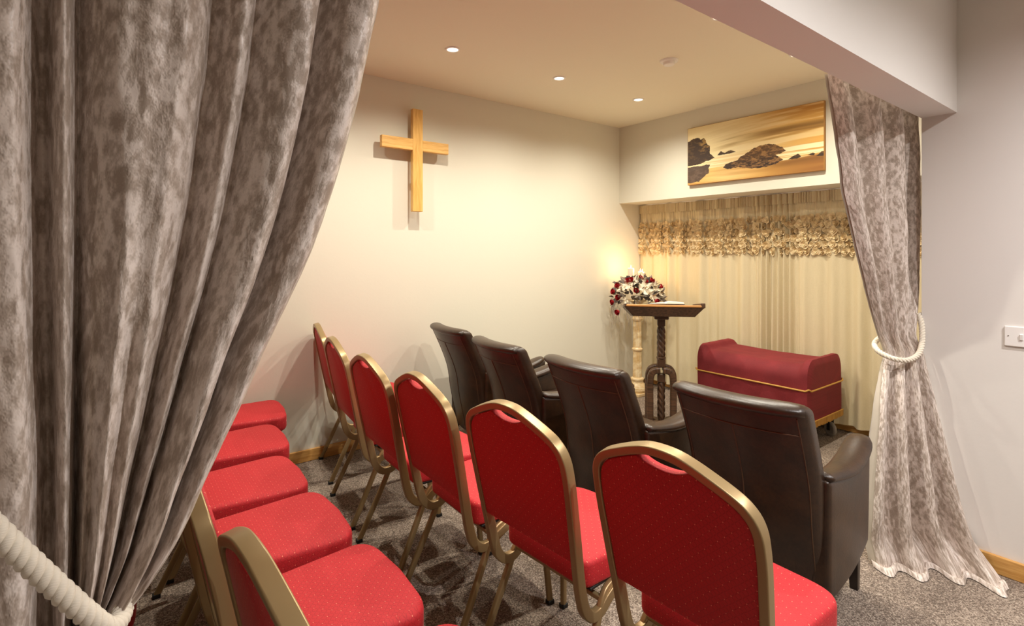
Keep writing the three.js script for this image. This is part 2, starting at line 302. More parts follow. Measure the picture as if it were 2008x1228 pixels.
// ------------------------------------------------------------------ canvas picture
{
  const inside = (poly, x, y) => { let c = false; for (let a = 0, b = poly.length - 1; a < poly.length; b = a++) { const p = poly[a], q = poly[b]; if ((p[1] > y) !== (q[1] > y) && x < (q[0] - p[0]) * (y - p[1]) / (q[1] - p[1]) + p[0]) c = !c; } return c; };
  const cliff = [[-.05, .24], [.03, .215], [.06, .19], [.1, .2], [.11, .225], [.14, .215], [.155, .25], [.165, .33], [.19, .37], [.192, .5], [.235, .585], [.16, .625], [.06, .67], [-.05, .68]];
  const mirror = [[-.05, .69], [.08, .675], [.19, .69], [.18, .84], [.13, .9], [.1, .96], [.05, .97], [-.05, .97]];
  const islet = [[.255, .555], [.27, .515], [.285, .49], [.3, .515], [.315, .53], [.345, .505], [.365, .5], [.4, .54], [.33, .555]];
  const dome = [[.3, .775], [.32, .72], [.36, .695], [.42, .68], [.435, .64], [.48, .595], [.53, .535], [.58, .505], [.64, .495], [.69, .525], [.735, .575], [.762, .645], [.73, .67], [.69, .68], [.72, .73], [.745, .77], [.69, .83], [.62, .86], [.52, .845], [.42, .8], [.34, .805]];
  const small = [[[.775, .785], [.815, .735], [.84, .72], [.86, .765], [.84, .79]], [[.9, .755], [.935, .73], [.95, .745], [.94, .77]], [[.955, .79], [.985, .735], [1.05, .72], [1.05, .81]]];
  const N = (x, y, fx, fy, o, sd) => fbm(((x % 1) + 1) % 1, ((y % 1) + 1) % 1, fx, fy, o, sd);
  const pic = (u, v) => {
    const x = u, y = 1 - v, sl = y + .16 * x + .05 * Math.sin(x * 3);
    let c = mix3([238, 220, 170], [214, 164, 84], smooth(.3, 1, x));
    c = mix3(c, [176, 122, 54], smooth(.45, .95, x) * smooth(.22, .02, y) * .8);
    const n = N(x * .5, sl, 3, 14, 4, 71), m = N(x * .5 + .3, sl, 2, 7, 3, 75);
    c = mix3(c, [140, 104, 52], smooth(.5, .7, n * .6 + m * .4) * smooth(.15, .5, x) * smooth(.3, .42, sl) * smooth(.66, .5, sl) * .85);
    c = mix3(c, [120, 86, 40], .75 * smooth(.07, .0, Math.abs(sl - .47 - .03 * (m - .5))) * smooth(.35, .75, x));
    c = mix3(c, [250, 234, 190], smooth(.5, .34, n) * .5);
    if (y > .57) { const w = N(x * .4, y, 5, 60, 3, 81); const sea = mix3([247, 228, 182], [201, 156, 84], smooth(.42, .7, w) * (.35 + .65 * smooth(.4, .9, x))); c = mix3(c, sea, smooth(.56, .6, y)); }
    const shore = .76 - .02 * Math.sin(x * 7) + .01 * (N(x, .3, 9, 3, 2, 83) - .5);
    if (y > shore) { const w = N(x * .6, y, 4, 22, 4, 85); let sd = mix3([222, 176, 96], [142, 94, 42], smooth(.4, 1, x)); sd = mix3(sd, [240, 206, 142], smooth(.3, 0, Math.hypot((x - .33) * .8, y - .9)) * .8); sd = mix3(sd, [120, 82, 38], smooth(.08, 0, Math.abs(y - .83 + (x - .8) * .1)) * smooth(.55, .8, x) * .7); c = mix3(c, mix3(sd, [170, 120, 58], (w - .4) * 1.2 * (w > .4)), smooth(shore, shore + .02, y)); }
    const jx = (N(x, y, 40, 20, 3, 91) - .5) * .014, jy = (N(x, y, 50, 26, 3, 93) - .5) * .026;
    const t = N(x, y - .25 * x, 26, 30, 4, 95), tt = N(x, y, 70, 60, 2, 97);
    const stone = (lo, hi, k) => mix3(lo, hi, clamp(smooth(.42, .72, t * .7 + tt * .3) * k, 0, 1));
    if (inside(mirror, x + jx, y + jy)) c = mix3(c, stone([72, 56, 48], [92, 74, 64], 1), .94);
    if (inside(cliff, x + jx, y + jy)) c = stone([62, 46, 36], [150, 118, 66], .3 + 1.0 * smooth(.09, .13, x) * smooth(.55, .3, y));
    if (Math.abs(y - .68 + .05 * x + jy) < .012 && x < .2) c = [232, 212, 164];
    if (inside(islet, x + jx * .5, y + jy * .5)) c = stone([64, 48, 34], [104, 78, 50], 1);
    if (inside(dome, x + jx, y + jy)) c = stone(mix3([92, 66, 40], [54, 39, 31], smooth(.55, .85, y)), [164, 122, 74], .9 - .5 * smooth(.66, .74, x) * smooth(.7, .5, y));
    for (const q of small) if (inside(q, x + jx * .6, y + jy * .6)) c = stone([60, 44, 30], [110, 80, 48], .8);
    return c;
  };
  const tex = dataTex(1024, pic, true, 1, 1, 460);
  const face = new THREE.MeshStandardMaterial({ map: tex, roughness: .75, bumpMap: clothBump, bumpScale: .0003 });
  const t = thing('canvas_picture', 'wide golden seascape canvas print hanging above the curtained recess', 'picture', [BACK_X, 2.241, -2.219]);
  mesh('stretched_canvas', rounded(-.03, -.002, -.255, .255, -.569, .569, .004), new THREE.MeshStandardMaterial({ color: 0xa87a40, roughness: .8 }), t);
  const pg = new THREE.PlaneGeometry(1.13, .502); pg.rotateY(-Math.PI / 2); pg.translate(-.0305, 0, 0);
  mesh('print', pg, face, t);
}

// ------------------------------------------------------------------ cream recess curtains with rosette band
{
  const mkRose = (s) => {
    seed = s; const parts = [];
    for (const [r0, r1, h0, h1, n] of [[.022, .034, .003, .012, 13], [.012, .022, .007, .02, 11], [.002, .012, .012, .024, 8]]) {
      const ph = rr(0, 6), k = 1 + Math.floor(rr(2, 4));
      parts.push(grid(n, 1, (u, v) => { const a = u * 2 * Math.PI, w = 1 + .16 * Math.sin(k * a + ph), r = lerp(r0, r1, v) * w; return [lerp(h0, h1, v) + .003 * Math.sin((k + 1) * a + ph), Math.sin(a) * r, Math.cos(a) * r]; }));
      parts.push(grid(n, 1, (u, v) => { const a = u * 2 * Math.PI + .3, w = 1 + .16 * Math.sin(k * a + ph), r = lerp(r0 * .5, r1 * .94, v) * w; return [lerp(h0, h1 - .006, v), Math.sin(a) * r, Math.cos(a) * r]; }));
    }
    const g = merge(parts); g.scale(-1, 1, 1); g.computeVertexNormals(); return g;
  };
  const roses = [3, 14, 27, 55, 81].map(mkRose);
  const make = (z0, z1, label, s0, gatherAt) => {
    seed = s0;
    const ph = Array.from({ length: 12 }, () => rr(0, 6.28));
    const t = thing('recess_curtain', label, 'curtain', [4.475, 0, (z0 + z1) / 2], 0, 'cream recess curtains'), zc = (z0 + z1) / 2;
    const off = (z, y) => {
      const head = smooth(1.74, 1.8, y), low = smooth(1.86, .1, y);
      const gz = Math.abs(z - gatherAt), gather = Math.exp(-gz * gz / .012);
      let o = .019 * Math.sin(z * 34 + ph[0] + 1.6 * Math.sin(z * 6 + ph[1])) + .009 * Math.sin(z * 57 + ph[2] + 1.2 * Math.sin(z * 9.3 + ph[3])) + .010 * Math.sin(z * 17 + ph[4]);
      o *= .55 + .6 * low; o += gather * .022 * Math.sin(z * 150 + ph[5]) * (.6 + .5 * low) - gather * .012;
      o += head * .0045 * Math.sin(z * 300 + 2 * Math.sin(z * 33)) + (1 - head) * smooth(1.55, 1.8, y) * .004 * Math.sin(z * 190 + 2 * Math.sin(z * 21));
      return o;
    };
    const y1 = 1.872, y0 = .062;
    const cg = grid(300, 70, (u, v) => { const z = lerp(z0, z1, u), y = lerp(y0, y1, v); return [off(z, y), y, z - zc, z, y]; });
    mesh('cloth', cg, M.cream, t);
    const hem = grid(150, 2, (u, v) => { const z = lerp(z0, z1, u), y = lerp(y0, y0 + .06, v); return [off(z, y) - .004, y, z - zc, z, y]; }); mesh('hem', hem, M.cream, t);
    mesh('heading_tape', grid(300, 8, (u, v) => { const z = lerp(z0, z1, u), y = lerp(1.79, y1 + .004, v); return [off(z, y) - .011 - .004 * Math.sin(z * 360 + 1.5 * Math.sin(z * 40)), y, z - zc, z, y]; }), M.cream, t);
    const n = Math.round(Math.abs(z1 - z0) / .052);
    for (let r = 0; r < 6; r++) for (let i = 0; i < n; i++) {
      const z = lerp(z0, z1, (i + .5 + (r % 2 ? .25 : -.25)) / n), y = 1.4 + r * .053 + rr(-.007, .007);
      const o = mesh('rosette', roses[Math.floor(rnd() * 5)], rnd() < .6 ? M.rosette : M.rosette2, t);
      const sl = (off(z + .004, y) - off(z - .004, y)) / .008;
      o.position.set(off(z, y) - .002, y, z - zc + rr(-.006, .006)); o.rotation.set(rr(0, 6), 0, 0, 'YXZ'); o.rotation.y = -clamp(Math.atan(sl), -.6, .6); o.scale.setScalar(rr(.9, 1.15));
    }
  };
  make(-3.6, -2.181, 'cream curtain with rosette band on the left of the recess, behind the lectern', 9, -2.24);
  make(-2.185, -.82, 'cream curtain with rosette band on the right of the recess, behind the draped trolley', 23, -2.11);
  const rail = thing('curtain_rail', 'slim white curtain rail under the recess top', 'rail');
  mesh('track', rounded(4.462, 4.488, 1.877, NICHE_Y, LEFT_Z + .002, BEAM_Z0 - .002, .003), M.plastic, rail);
}

// ------------------------------------------------------------------ velvet curtains of the opening
const ropeMesh = (t, pts, R, turns) => {
  const path = new THREE.CatmullRomCurve3(pts.map(p => V3(...p)), false, 'centripetal'), N = 620, P = path.getSpacedPoints(N);
  let side = V3(0, 0, 1);
  const fr = P.map((p, i) => { const a = P[Math.max(0, i - 1)], b = P[Math.min(N, i + 1)], tg = b.clone().sub(a).normalize(); side = side.clone().addScaledVector(tg, -side.dot(tg)).normalize(); return [side.clone(), tg.clone().cross(side)]; });
  for (let k = 0; k < 3; k++) {
    const h = P.map((p, i) => { const a = i / N * turns * 2 * Math.PI + k * 2.0944; return p.clone().addScaledVector(fr[i][0], Math.cos(a) * R * .55).addScaledVector(fr[i][1], Math.sin(a) * R * .55); });
    mesh('strand', sweep(h, circle(R * .5, 9), V3(0, 0, 1)), M.rope, t);
  }
};
const wob = (a, b, s) => fbm(((a % 1) + 1) % 1, ((b % 1) + 1) % 1, 6, 6, 3, s) - .5;
{ // left curtain, drawn to the left
  const t = thing('velvet_curtain', 'large crushed velvet curtain held back close to the viewer on the left', 'curtain', [0, 0, -.88], 0, 'crushed velvet curtains');
  // x of the free edge by height
  const edge = curve([[0, .05], [.4, .03], [.7, .0], [.86, -.005], [.922, .012], [.959, .043], [1.01, .079], [1.088, .117], [1.17, .157], [1.251, .193], [1.344, .239], [1.461, .287], [1.611, .331], [1.749, .362], [1.845, .383], [2.1, .42], [2.6, .45]]);
  // fold depth across the cloth at the top, by flat position (metres)
  const fold = curve([[-.62, 0], [-.52, .03], [-.44, -.03], [-.36, .03], [-.28, -.03], [-.21, .025], [-.165, -.02], [-.12, .02], [-.094, .03], [-.084, .018], [-.074, -.03], [-.064, -.028], [-.052, .012], [-.044, .024], [-.039, .006], [-.034, -.03], [-.027, -.024], [-.012, .0], [.008, .018], [.04, .03], [.085, .026], [.115, .008], [.13, -.022], [.145, -.012], [.165, .012], [.18, .004], [.19, -.014], [.205, .004], [.235, .03], [.26, .034], [.275, .018], [.285, -.026], [.298, -.018], [.32, .018], [.345, .03], [.368, .018], [.38, -.012]]);
  const FIX = -.039, TOPE = .383, arcs = [0], arcAt = q => { const t = clamp((q + .6) / .983, 0, 1) * 400, i = Math.min(399, Math.floor(t)); return lerp(arcs[i], arcs[i + 1], t - i); };
  for (let i = 1; i <= 400; i++) { const a = -.6 + (i - 1) / 400 * .983, b = -.6 + i / 400 * .983; arcs.push(arcs[i - 1] + Math.hypot(b - a, 1.3 * (fold(b) - fold(a)))); }
  const fn = (u, v, back = 0) => {
    const y = lerp(0.012, 2.14, v), q = lerp(-.6, .383, u);
    const e = edge(y), k = (e - FIX) / (TOPE - FIX);
    let x = q <= FIX ? q : FIX + (q - FIX) * Math.max(k, .1);
    const near = smooth(.62, .0, Math.abs(y - .95));              // gathered around the tie
    if (q < FIX) x = FIX + (q - FIX) * lerp(1, .8, near);
    const gath = clamp(1 - k, 0, 1);
    const flat = smooth(-.03, .02, q) * smooth(.13, .1, q);
    let d = fold(q + .006 * wob(q, y * .5, 4));
    d *= lerp(1, 1.4, smooth(-.02, .1, q)) + .2 * gath; d += flat * (1 - gath) * .006 * Math.sin(q * 150) * smooth(1.45, 1.8, y); d += flat * gath * .022 * Math.sin(q * 110 + y * 3);
    d += .03 * near * Math.sin(clamp((q + .6) / .98, 0, 1) * Math.PI) * smooth(.5, .9, gath);
    d += .014 * wob(q * 1.3 + y * .35, y * .8, 8) + .008 * wob(q * 5 + y * 1.2, y * 1.6 - q * 2, 11) + .0034 * wob(q * 11 + y * 4, y * 3 - q * 7, 14);
    const low = smooth(.85, .1, y); d += low * .02 * Math.sin(q * 40);
    return [x, y, d + back, arcAt(q), y];
  };
  const vg = grid(420, 320, fn); mesh('velvet', vg, M.velvet, t);
  const lg = grid(12, 200, (u, v) => { const r = fn(lerp(.965, .9985, u), v, -.004); r[0] += .0022; return r; });
  mesh('lining', lg, M.lining, t);
  for (let i = 0; i < 6; i++) { const x = -.55 + i * .19; const g = new THREE.TorusGeometry(.03, .005, 8, 20); const o = mesh('eyelet', g, M.chrome, t); o.position.set(x, 2.118, -.005); o.rotation.y = Math.PI / 2; }
}
{
  const t = thing('curtain_tieback', 'thick cream twisted rope across the left velvet curtain at the bottom corner', 'tieback', [0, 0, 0], 0, 'rope tiebacks');
  ropeMesh(t, [[-.296, 1.36, -.74], [-.24, 1.31, -.735], [-.18, 1.235, -.75], [-.117, 1.143, -.765], [-.069, 1.065, -.765], [-.017, .98, -.77], [-.001, .952, -.785], [.012, .94, -.83], [.01, .95, -.9], [-.06, 1.0, -.96], [-.2, 1.1, -.95], [-.34, 1.2, -.9], [-.36, 1.25, -.806]], .0118, 35);
}
{ // right curtain, tied to the wall
  const t = thing('velvet_curtain', 'tall crushed velvet curtain tied to the right wall, spilling on the carpet', 'curtain', [0, 0, 0], 0, 'crushed velvet curtains');
  // edge lines: y -> [x, depth]; A = free edge, B = wall edge
  const A = curve([[0, 2.755, .925], [.135, 2.72, .92], [.343, 2.73, .91], [.68, 2.79, .9], [.856, 2.868, .9], [.918, 2.905, .9], [1.006, 2.888, .92], [1.215, 2.79, .93], [1.335, 2.72, .93], [1.54, 2.603, .93], [1.648, 2.54, .93], [1.82, 2.494, .93], [2.046, 2.41, .93], [2.12, 2.38, .93], [2.2, 2.36, .93]]);
  const B = curve([[0, 3.03, .525], [.062, 3.035, .57], [.191, 3.04, .64], [.337, 3.04, .68], [.671, 3.04, .745], [.85, 3.045, .78], [.924, 3.05, .795], [1.0, 3.06, .83], [1.13, 3.12, .85], [1.328, 3.18, .862], [1.64, 3.215, .87], [1.9, 3.21, .875], [2.12, 3.19, .875], [2.2, 3.18, .875]]);
  const fold = curve([[0, -.015], [.06, .016], [.12, .012], [.19, -.03], [.25, -.022], [.31, .03], [.37, .036], [.42, .012], [.47, -.034], [.53, -.028], [.59, .028], [.65, .038], [.69, .01], [.74, -.036], [.8, -.026], [.87, .03], [.92, .03], [.96, -.004], [1, -.02]]);
  const at = (s, y, back) => {
    const ax = A(y, 1), ad = A(y, 2), bx = B(y, 1), bd = B(y, 2);
    const dx = bx - ax, dd = bd - ad, L = Math.hypot(dx, dd), nx = dd / L, nd = -dx / L;        // normal towards the entrance room
    const tie = Math.exp(-Math.pow((y - .93) / .16, 2)), low = smooth(.8, .05, y), top = smooth(1.2, 2.0, y);
    let w = fold(s + .012 * wob(s, y * .6, 3)) * (1.0 + .3 * top + .7 * low) * (1 - .5 * tie) * (1 - .3 * smooth(.2, .02, y)) + .008 * tie * Math.sin(Math.PI * s) + .02 * low * Math.sin(s * 9);
    w += .01 * wob(s * .8, y * .9, 6) + .005 * wob(s * 3 + y, y * 2, 7) + .0018 * wob(s * 7 + y * 4, y * 5, 9);
    w += (.012 + .05 * low * smooth(.12, 0, y)) + back;
    const lift = 1 - .0 * s;
    return [Math.min(ax + dx * s + nx * w, (ad + dd * s + nd * w) < .81 ? RIGHT_X - .02 : 3.6), y * lift, -(ad + dd * s + nd * w), s * 1.3, y];
  };
  mesh('velvet', grid(240, 300, (u, v) => { const y = lerp(.006, 2.15, v), s0 = .035 * smooth(.95, .6, y); return at(lerp(s0, 1, u), y, 0); }), M.velvet, t);
  mesh('lining', grid(60, 160, (u, v) => { const y = lerp(.004, 2.14, v), s1 = lerp(.1, .4, smooth(1.1, .4, y)); return at(lerp(-.006, s1, u), y, -.01); }), M.lining, t);
  mesh('hem_fold', grid(120, 8, (u, v) => { const p = at(u, .012, 0), q = at(u, .012, .045 + .012 * Math.sin(u * 8) + .02 * wob(u * 2, .3, 5)); return [lerp(p[0], Math.min(q[0], RIGHT_X - .02), v), lerp(.012, .004, v) + .012 * Math.sin(v * Math.PI) , lerp(p[2], q[2], v), u * 1.3, -v * .06]; }), M.velvet, t);
  for (let i = 0; i < 5; i++) { const o = mesh('eyelet', new THREE.TorusGeometry(.026, .005, 8, 20), M.chrome, t); o.position.set(2.5 + i * .17, 2.118, -.885); o.rotation.y = Math.PI / 2; }
}
{
  const t = thing('curtain_tieback', 'cream twisted rope around the waist of the right velvet curtain', 'tieback', [0, 0, 0], 0, 'rope tiebacks');
  ropeMesh(t, [[3.072, 1.1, -.812], [3.05, 1.045, -.795], [3.01, .98, -.783], [2.965, .935, -.78], [2.92, .91, -.79], [2.875, .9, -.815], [2.852, .908, -.86], [2.868, .93, -.915], [2.92, .955, -.945], [3.0, .99, -.93], [3.06, 1.03, -.88], [3.085, 1.075, -.83], [3.09, 1.09, -.812]], .0118, 18);
}
{
  const t = thing('curtain_pole', 'slim metal curtain pole behind the header beam', 'pole');
  mesh('rod', sweep([V3(-2.05, 2.13, -.885), V3(3.6, 2.13, -.885)], circle(.011, 12), V3(0, 1, 0)), M.chrome, t);
  for (const x of [-1.6, .9, 3.45]) mesh('bracket', box(x - .008, x + .008, 2.12, 2.14, -.896, -.799), M.chrome, t);
}

// ------------------------------------------------------------------ red banquet chairs
function buildBanquet() {
  const t = thing('banquet_chair', '', 'chair', [0, 0, 0], 0, 'red banquet chairs');
  const lean = y => y > .45 ? .055 - .2 * (y - .45) - .05 * Math.max(0, y - .8) : .055 + (.45 - y) * .25;
  const half = [[.0, .930], [.04, .927], [.08, .915], [.12, .899], [.16, .881], [.185, .866], [.205, .843], [.2145, .815], [.217, .78], [.217, .74], [.213, .66], [.207, .56], [.2, .46]];
  const L = [];
  for (const s of [-1, 1]) {
    const pts = (s < 0 ? half.slice().reverse() : half).map(([z, y]) => [lean(y), y, z * s]);
    const tail = [[.066, .40, .198 * s], [.083, .352, .197 * s], [.115, .322, .196 * s], [.155, .322, .195 * s], [.19, .345, .195 * s], [.235, .368, .195 * s]];
    if (s < 0) L.push(...tail.slice().reverse(), ...pts); else L.push(...pts.slice(1), ...tail);
  }
  mesh('back_frame', sweep(spline(L, 110), rectProfile(.033, .023, .004), V3(1, 1, 0)), M.gold, t);
  // upholstered back
  const sh = new THREE.Shape(), q = half.map(([z, y]) => [Math.max(0, z - .0095), y - .0115]);
  const R = spline(q.slice(2, -1).concat([[.197, .515]]).map(([z, y]) => [z, y, 0]), 30);
  sh.moveTo(-.19, .508); sh.lineTo(.19, .508);
  for (let i = R.length - 1; i >= 0; i--) sh.lineTo(R[i].x, R[i].y);
  sh.quadraticCurveTo(.05, .889, .02, .886); sh.quadraticCurveTo(0, .8845, -.02, .886); sh.quadraticCurveTo(-.05, .889, -R[0].x, R[0].y);
  for (const p of R) sh.lineTo(-p.x, p.y);
  sh.closePath();
  const ext = (depth, bt, bs, off) => {
    let g = new THREE.ExtrudeGeometry(sh, { depth, bevelThickness: bt, bevelSize: bs, bevelOffset: -bs, bevelSegments: 3, steps: 1, curveSegments: 8 });
    g = mergeVertices(g); const p = g.attributes.position;
    for (let i = 0; i < p.count; i++) { const a = p.getX(i), b = p.getY(i), c = p.getZ(i); p.setXYZ(i, lean(b) + c + off, b, -a); }
    return smoothNormals(g, .7);
  };
  mesh('backrest', ext(.024, .006, .006, -.006), M.red, t);
  // seat cushion
  const s2 = new THREE.Shape(), w0 = .185, w1 = .21, d0 = .105, d1 = .497, r0 = .04, r1 = .075;
  s2.moveTo(d0 + r0, -w0); s2.lineTo(d1 - r1, -w1); s2.quadraticCurveTo(d1 - .006, -w1, d1, -w1 + r1 * 1.15); s2.lineTo(d1 + .008, 0); s2.lineTo(d1, w1 - r1 * 1.15); s2.quadraticCurveTo(d1 - .006, w1, d1 - r1, w1); s2.lineTo(d0 + r0, w0); s2.quadraticCurveTo(d0, w0, d0, w0 - r0); s2.lineTo(d0, -w0 + r0); s2.quadraticCurveTo(d0, -w0, d0 + r0, -w0);
  let sg = new THREE.ExtrudeGeometry(s2, { depth: .05, bevelThickness: .018, bevelSize: .018, bevelOffset: -.018, bevelSegments: 4, steps: 1, curveSegments: 8 });
  sg.rotateX(-Math.PI / 2); sg = mergeVertices(sg); sg.translate(0, .405, 0); smoothNormals(sg, .7);
  mesh('seat', sg, M.red, t);
  mesh('seat_base', rounded(.13, .45, .379, .389, -.18, .18, .004), M.black, t);
  // legs
  for (const s of [-1, 1]) {
    const z = .196 * s, zf = .212 * s;
    mesh('leg', sweep(spline([[.30, .376, z * .93], [.235, .378, z * .95], [.185, .365, z * .97], [.155, .33, z], [.13, .275, z * 1.01], [0.004, .006, zf]], 30), rectProfile(.02, .024, .006), V3(0, 0, 1)), M.gold, t);
    mesh('leg', sweep(spline([[.30, .376, z * .93], [.355, .378, z * .95], [.392, .362, z * .97], [.405, .32, z], [.412, .27, z], [.432, .006, zf]], 30), rectProfile(.02, .024, .006), V3(0, 0, 1)), M.gold, t);
    mesh('foot_cap', rounded(-.01, .018, 0, .016, zf - .013, zf + .013, .003), M.black, t);
    mesh('foot_cap', rounded(.418, .446, 0, .016, zf - .013, zf + .013, .003), M.black, t);
  }
  for (const [x, y] of [[.165, .35], [.395, .36]]) mesh('stretcher', sweep([V3(x, y, -.192), V3(x, y, .192)], rectProfile(.016, .016, .004), V3(1, 0, 0)), M.gold, t);
  return t;
}
const D = Math.PI / 180;
const banq = buildBanquet();
const redChairs = [
  // x of rear feet, distance from camera line, turn, label
  [1.085, 3.375, -10, 'red banquet chair in the front red row, right against the cross wall'],
  [0.985, 2.795, -6, 'red banquet chair in the front red row, second from the cross wall'],
  [0.94, 2.24, -2, 'red banquet chair in the front red row, third from the cross wall'],
  [0.96, 1.785, -1, 'red banquet chair in the front red row, fourth from the cross wall'],
  [1.0, 1.275, 4, 'red banquet chair in the front red row, directly behind the third leather armchair'],
  [1.075, 0.765, 3, 'red banquet chair nearest the viewer, directly behind the nearest leather armchair'],
  [0.325, 3.36, -6, 'red banquet chair of the rear row, farthest seat beside the cross wall'],
  [0.205, 2.85, -2, 'red banquet chair of the rear row, second seat from the cross wall'],
  [0.145, 2.345, 0, 'red banquet chair of the rear row, third seat from the cross wall'],
  [0.155, 1.885, 0, 'red banquet chair of the rear row, fourth seat from the cross wall'],
  [0.175, 1.42, 0, 'red banquet chair of the rear row whose back half hides behind the left curtain'],
  [0.222, 0.91, 5, 'red banquet chair of the rear row showing only its arched gold frame at the bottom'],
  [-.44, 1.89, 0, 'red banquet chair behind the left curtain, only a seat corner showing by the rope'],
];
redChairs.forEach(([x, d, a, label], i) => {
  if (i) copy(banq, [x, 0, -d], a * D, label);
  else { banq.position.set(x, 0, -d); banq.rotation.y = a * D; banq.userData.label = label; }
});

// ------------------------------------------------------------------ leather armchairs
function buildArmchair() {
  const t = thing('leather_armchair', '', 'armchair', [0, 0, 0], 0, 'brown leather armchairs');
  const bow = z => -.05 * (1 - Math.pow(z / .25, 2));                      // barrel of the back
  const tilt = y => -.115 * smooth(.45, .98, y) * 1.35 - .03 * Math.pow(Math.max(0, y - .7) / .2, 2) * .5 + .06 * smooth(.5, .1, y);
  const shape = v => { v.x += bow(v.z) + tilt(v.y) + .1; const k = 1 - .06 * smooth(.5, .9, v.y) * 0; v.z *= k; };
  const bb = softBox(.085, .76, .5, .03, 2, 24, 20, 4); bb.translate(0, .49, 0);
  deform(bb, v => { shape(v); });
  mesh('backrest', bb, M.leather, t);
  // top roll
  const roll = []; for (let i = 0; i <= 24; i++) { const z = lerp(-.235, .235, i / 24); roll.push(V3(bow(z) + tilt(.855) + .1 - .006, .853, z)); }
  mesh('top_roll', sweep(roll, Array.from({ length: 14 }, (_, i) => { const a = i / 14 * 2 * Math.PI; return [Math.cos(a) * .05, Math.sin(a) * .026]; }), V3(1, 0, 0), s => 1 - .25 * Math.pow(Math.abs(s * 2 - 1), 8)), M.leather, t);
  // seams on the rear face
  const rear = (y, z) => V3(bow(z) + tilt(y) + .1 - .0428, y, z);
  const seam = (pts) => mesh('seam', sweep(pts, circle(.0026, 6), V3(0, .3, 1)), M.stitch, t);
  const hs = [], vs = [], es = [[], []]; for (let i = 0; i <= 24; i++) { hs.push(rear(.765, lerp(-.222, .222, i / 24))); vs.push(rear(lerp(.16, .763, i / 24), 0)); es[0].push(rear(lerp(.13, .83, i / 24), -.22)); es[1].push(rear(lerp(.13, .83, i / 24), .22)); }
  seam(hs); seam(vs); seam(es[0]); seam(es[1]);
  // sides with arms
  for (const s of [-1, 1]) {
    const sd = softBox(.50, .44, .066, .02, 16, 12, 2, 3); sd.translate(.335, .365, 0);
    deform(sd, v => {
      const u = (v.x - .085) / .5; const w = (v.y - .145) / .44;
      v.y += w * (-.035 * Math.sin(Math.PI * clamp(u, 0, 1)) + .03 * u - .0) - (1 - w) * .0;
      v.x += (1 - w) * -.03 * u; v.y += Math.max(0, .35 - w) * .17 * u;
      v.z += s * (.236 + .012 * Math.sin(Math.PI * clamp(u, 0, 1)));
    });
    const side = mesh('side_panel', sd, M.leather, t);
    const pad = []; for (let i = 0; i <= 18; i++) { const u = i / 18; pad.push(V3(lerp(.1, .565, u), .588 - .035 * Math.sin(Math.PI * u) + .032 * u, s * (.236 + .012 * Math.sin(Math.PI * u)))); }
    mesh('arm_pad', sweep(pad, Array.from({ length: 14 }, (_, i) => { const a = i / 14 * 2 * Math.PI; return [Math.cos(a) * .054, Math.sin(a) * .026]; }), V3(0, 0, 1), u => .72 + .3 * smooth(0, .6, u) - .35 * Math.pow(u, 14)), M.leather, side);
    const lz = .225 * s;
    mesh('leg', sweep([V3(.515, .2, lz), V3(.53, 0, lz)], rectProfile(.042, .042, .003), V3(1, 0, 0), u => 1 - .3 * u), M.legWood, t);
    mesh('leg', sweep([V3(.12, .13, lz), V3(.06, 0, lz)], rectProfile(.042, .042, .003), V3(1, 0, 0), u => 1 - .3 * u), M.legWood, t);
  }
  const st = softBox(.42, .13, .42, .04, 8, 3, 8, 4); st.translate(.34, .405, 0); mesh('seat_cushion', st, M.leather, t);
  mesh('seat_box', rounded(.09, .535, .155, .36, -.215, .215, .015), M.leather, t);
  return t;
}
const arm = buildArmchair();
[[1.94, 3.175, -5, 'dark brown leather armchair standing beside the cross wall'],
 [1.855, 2.49, -5, 'dark brown leather armchair, second from the cross wall'],
 [1.845, 1.78, 0, 'dark brown leather armchair, third from the cross wall'],
 [1.91, 1.05, 4.5, 'dark brown leather armchair nearest the right velvet curtain']].forEach(([x, d, a, label], i) => {
  if (i) copy(arm, [x, 0, -d], a * D, label);
  else { arm.position.set(x, 0, -d); arm.rotation.y = a * D; arm.userData.label = label; }
});

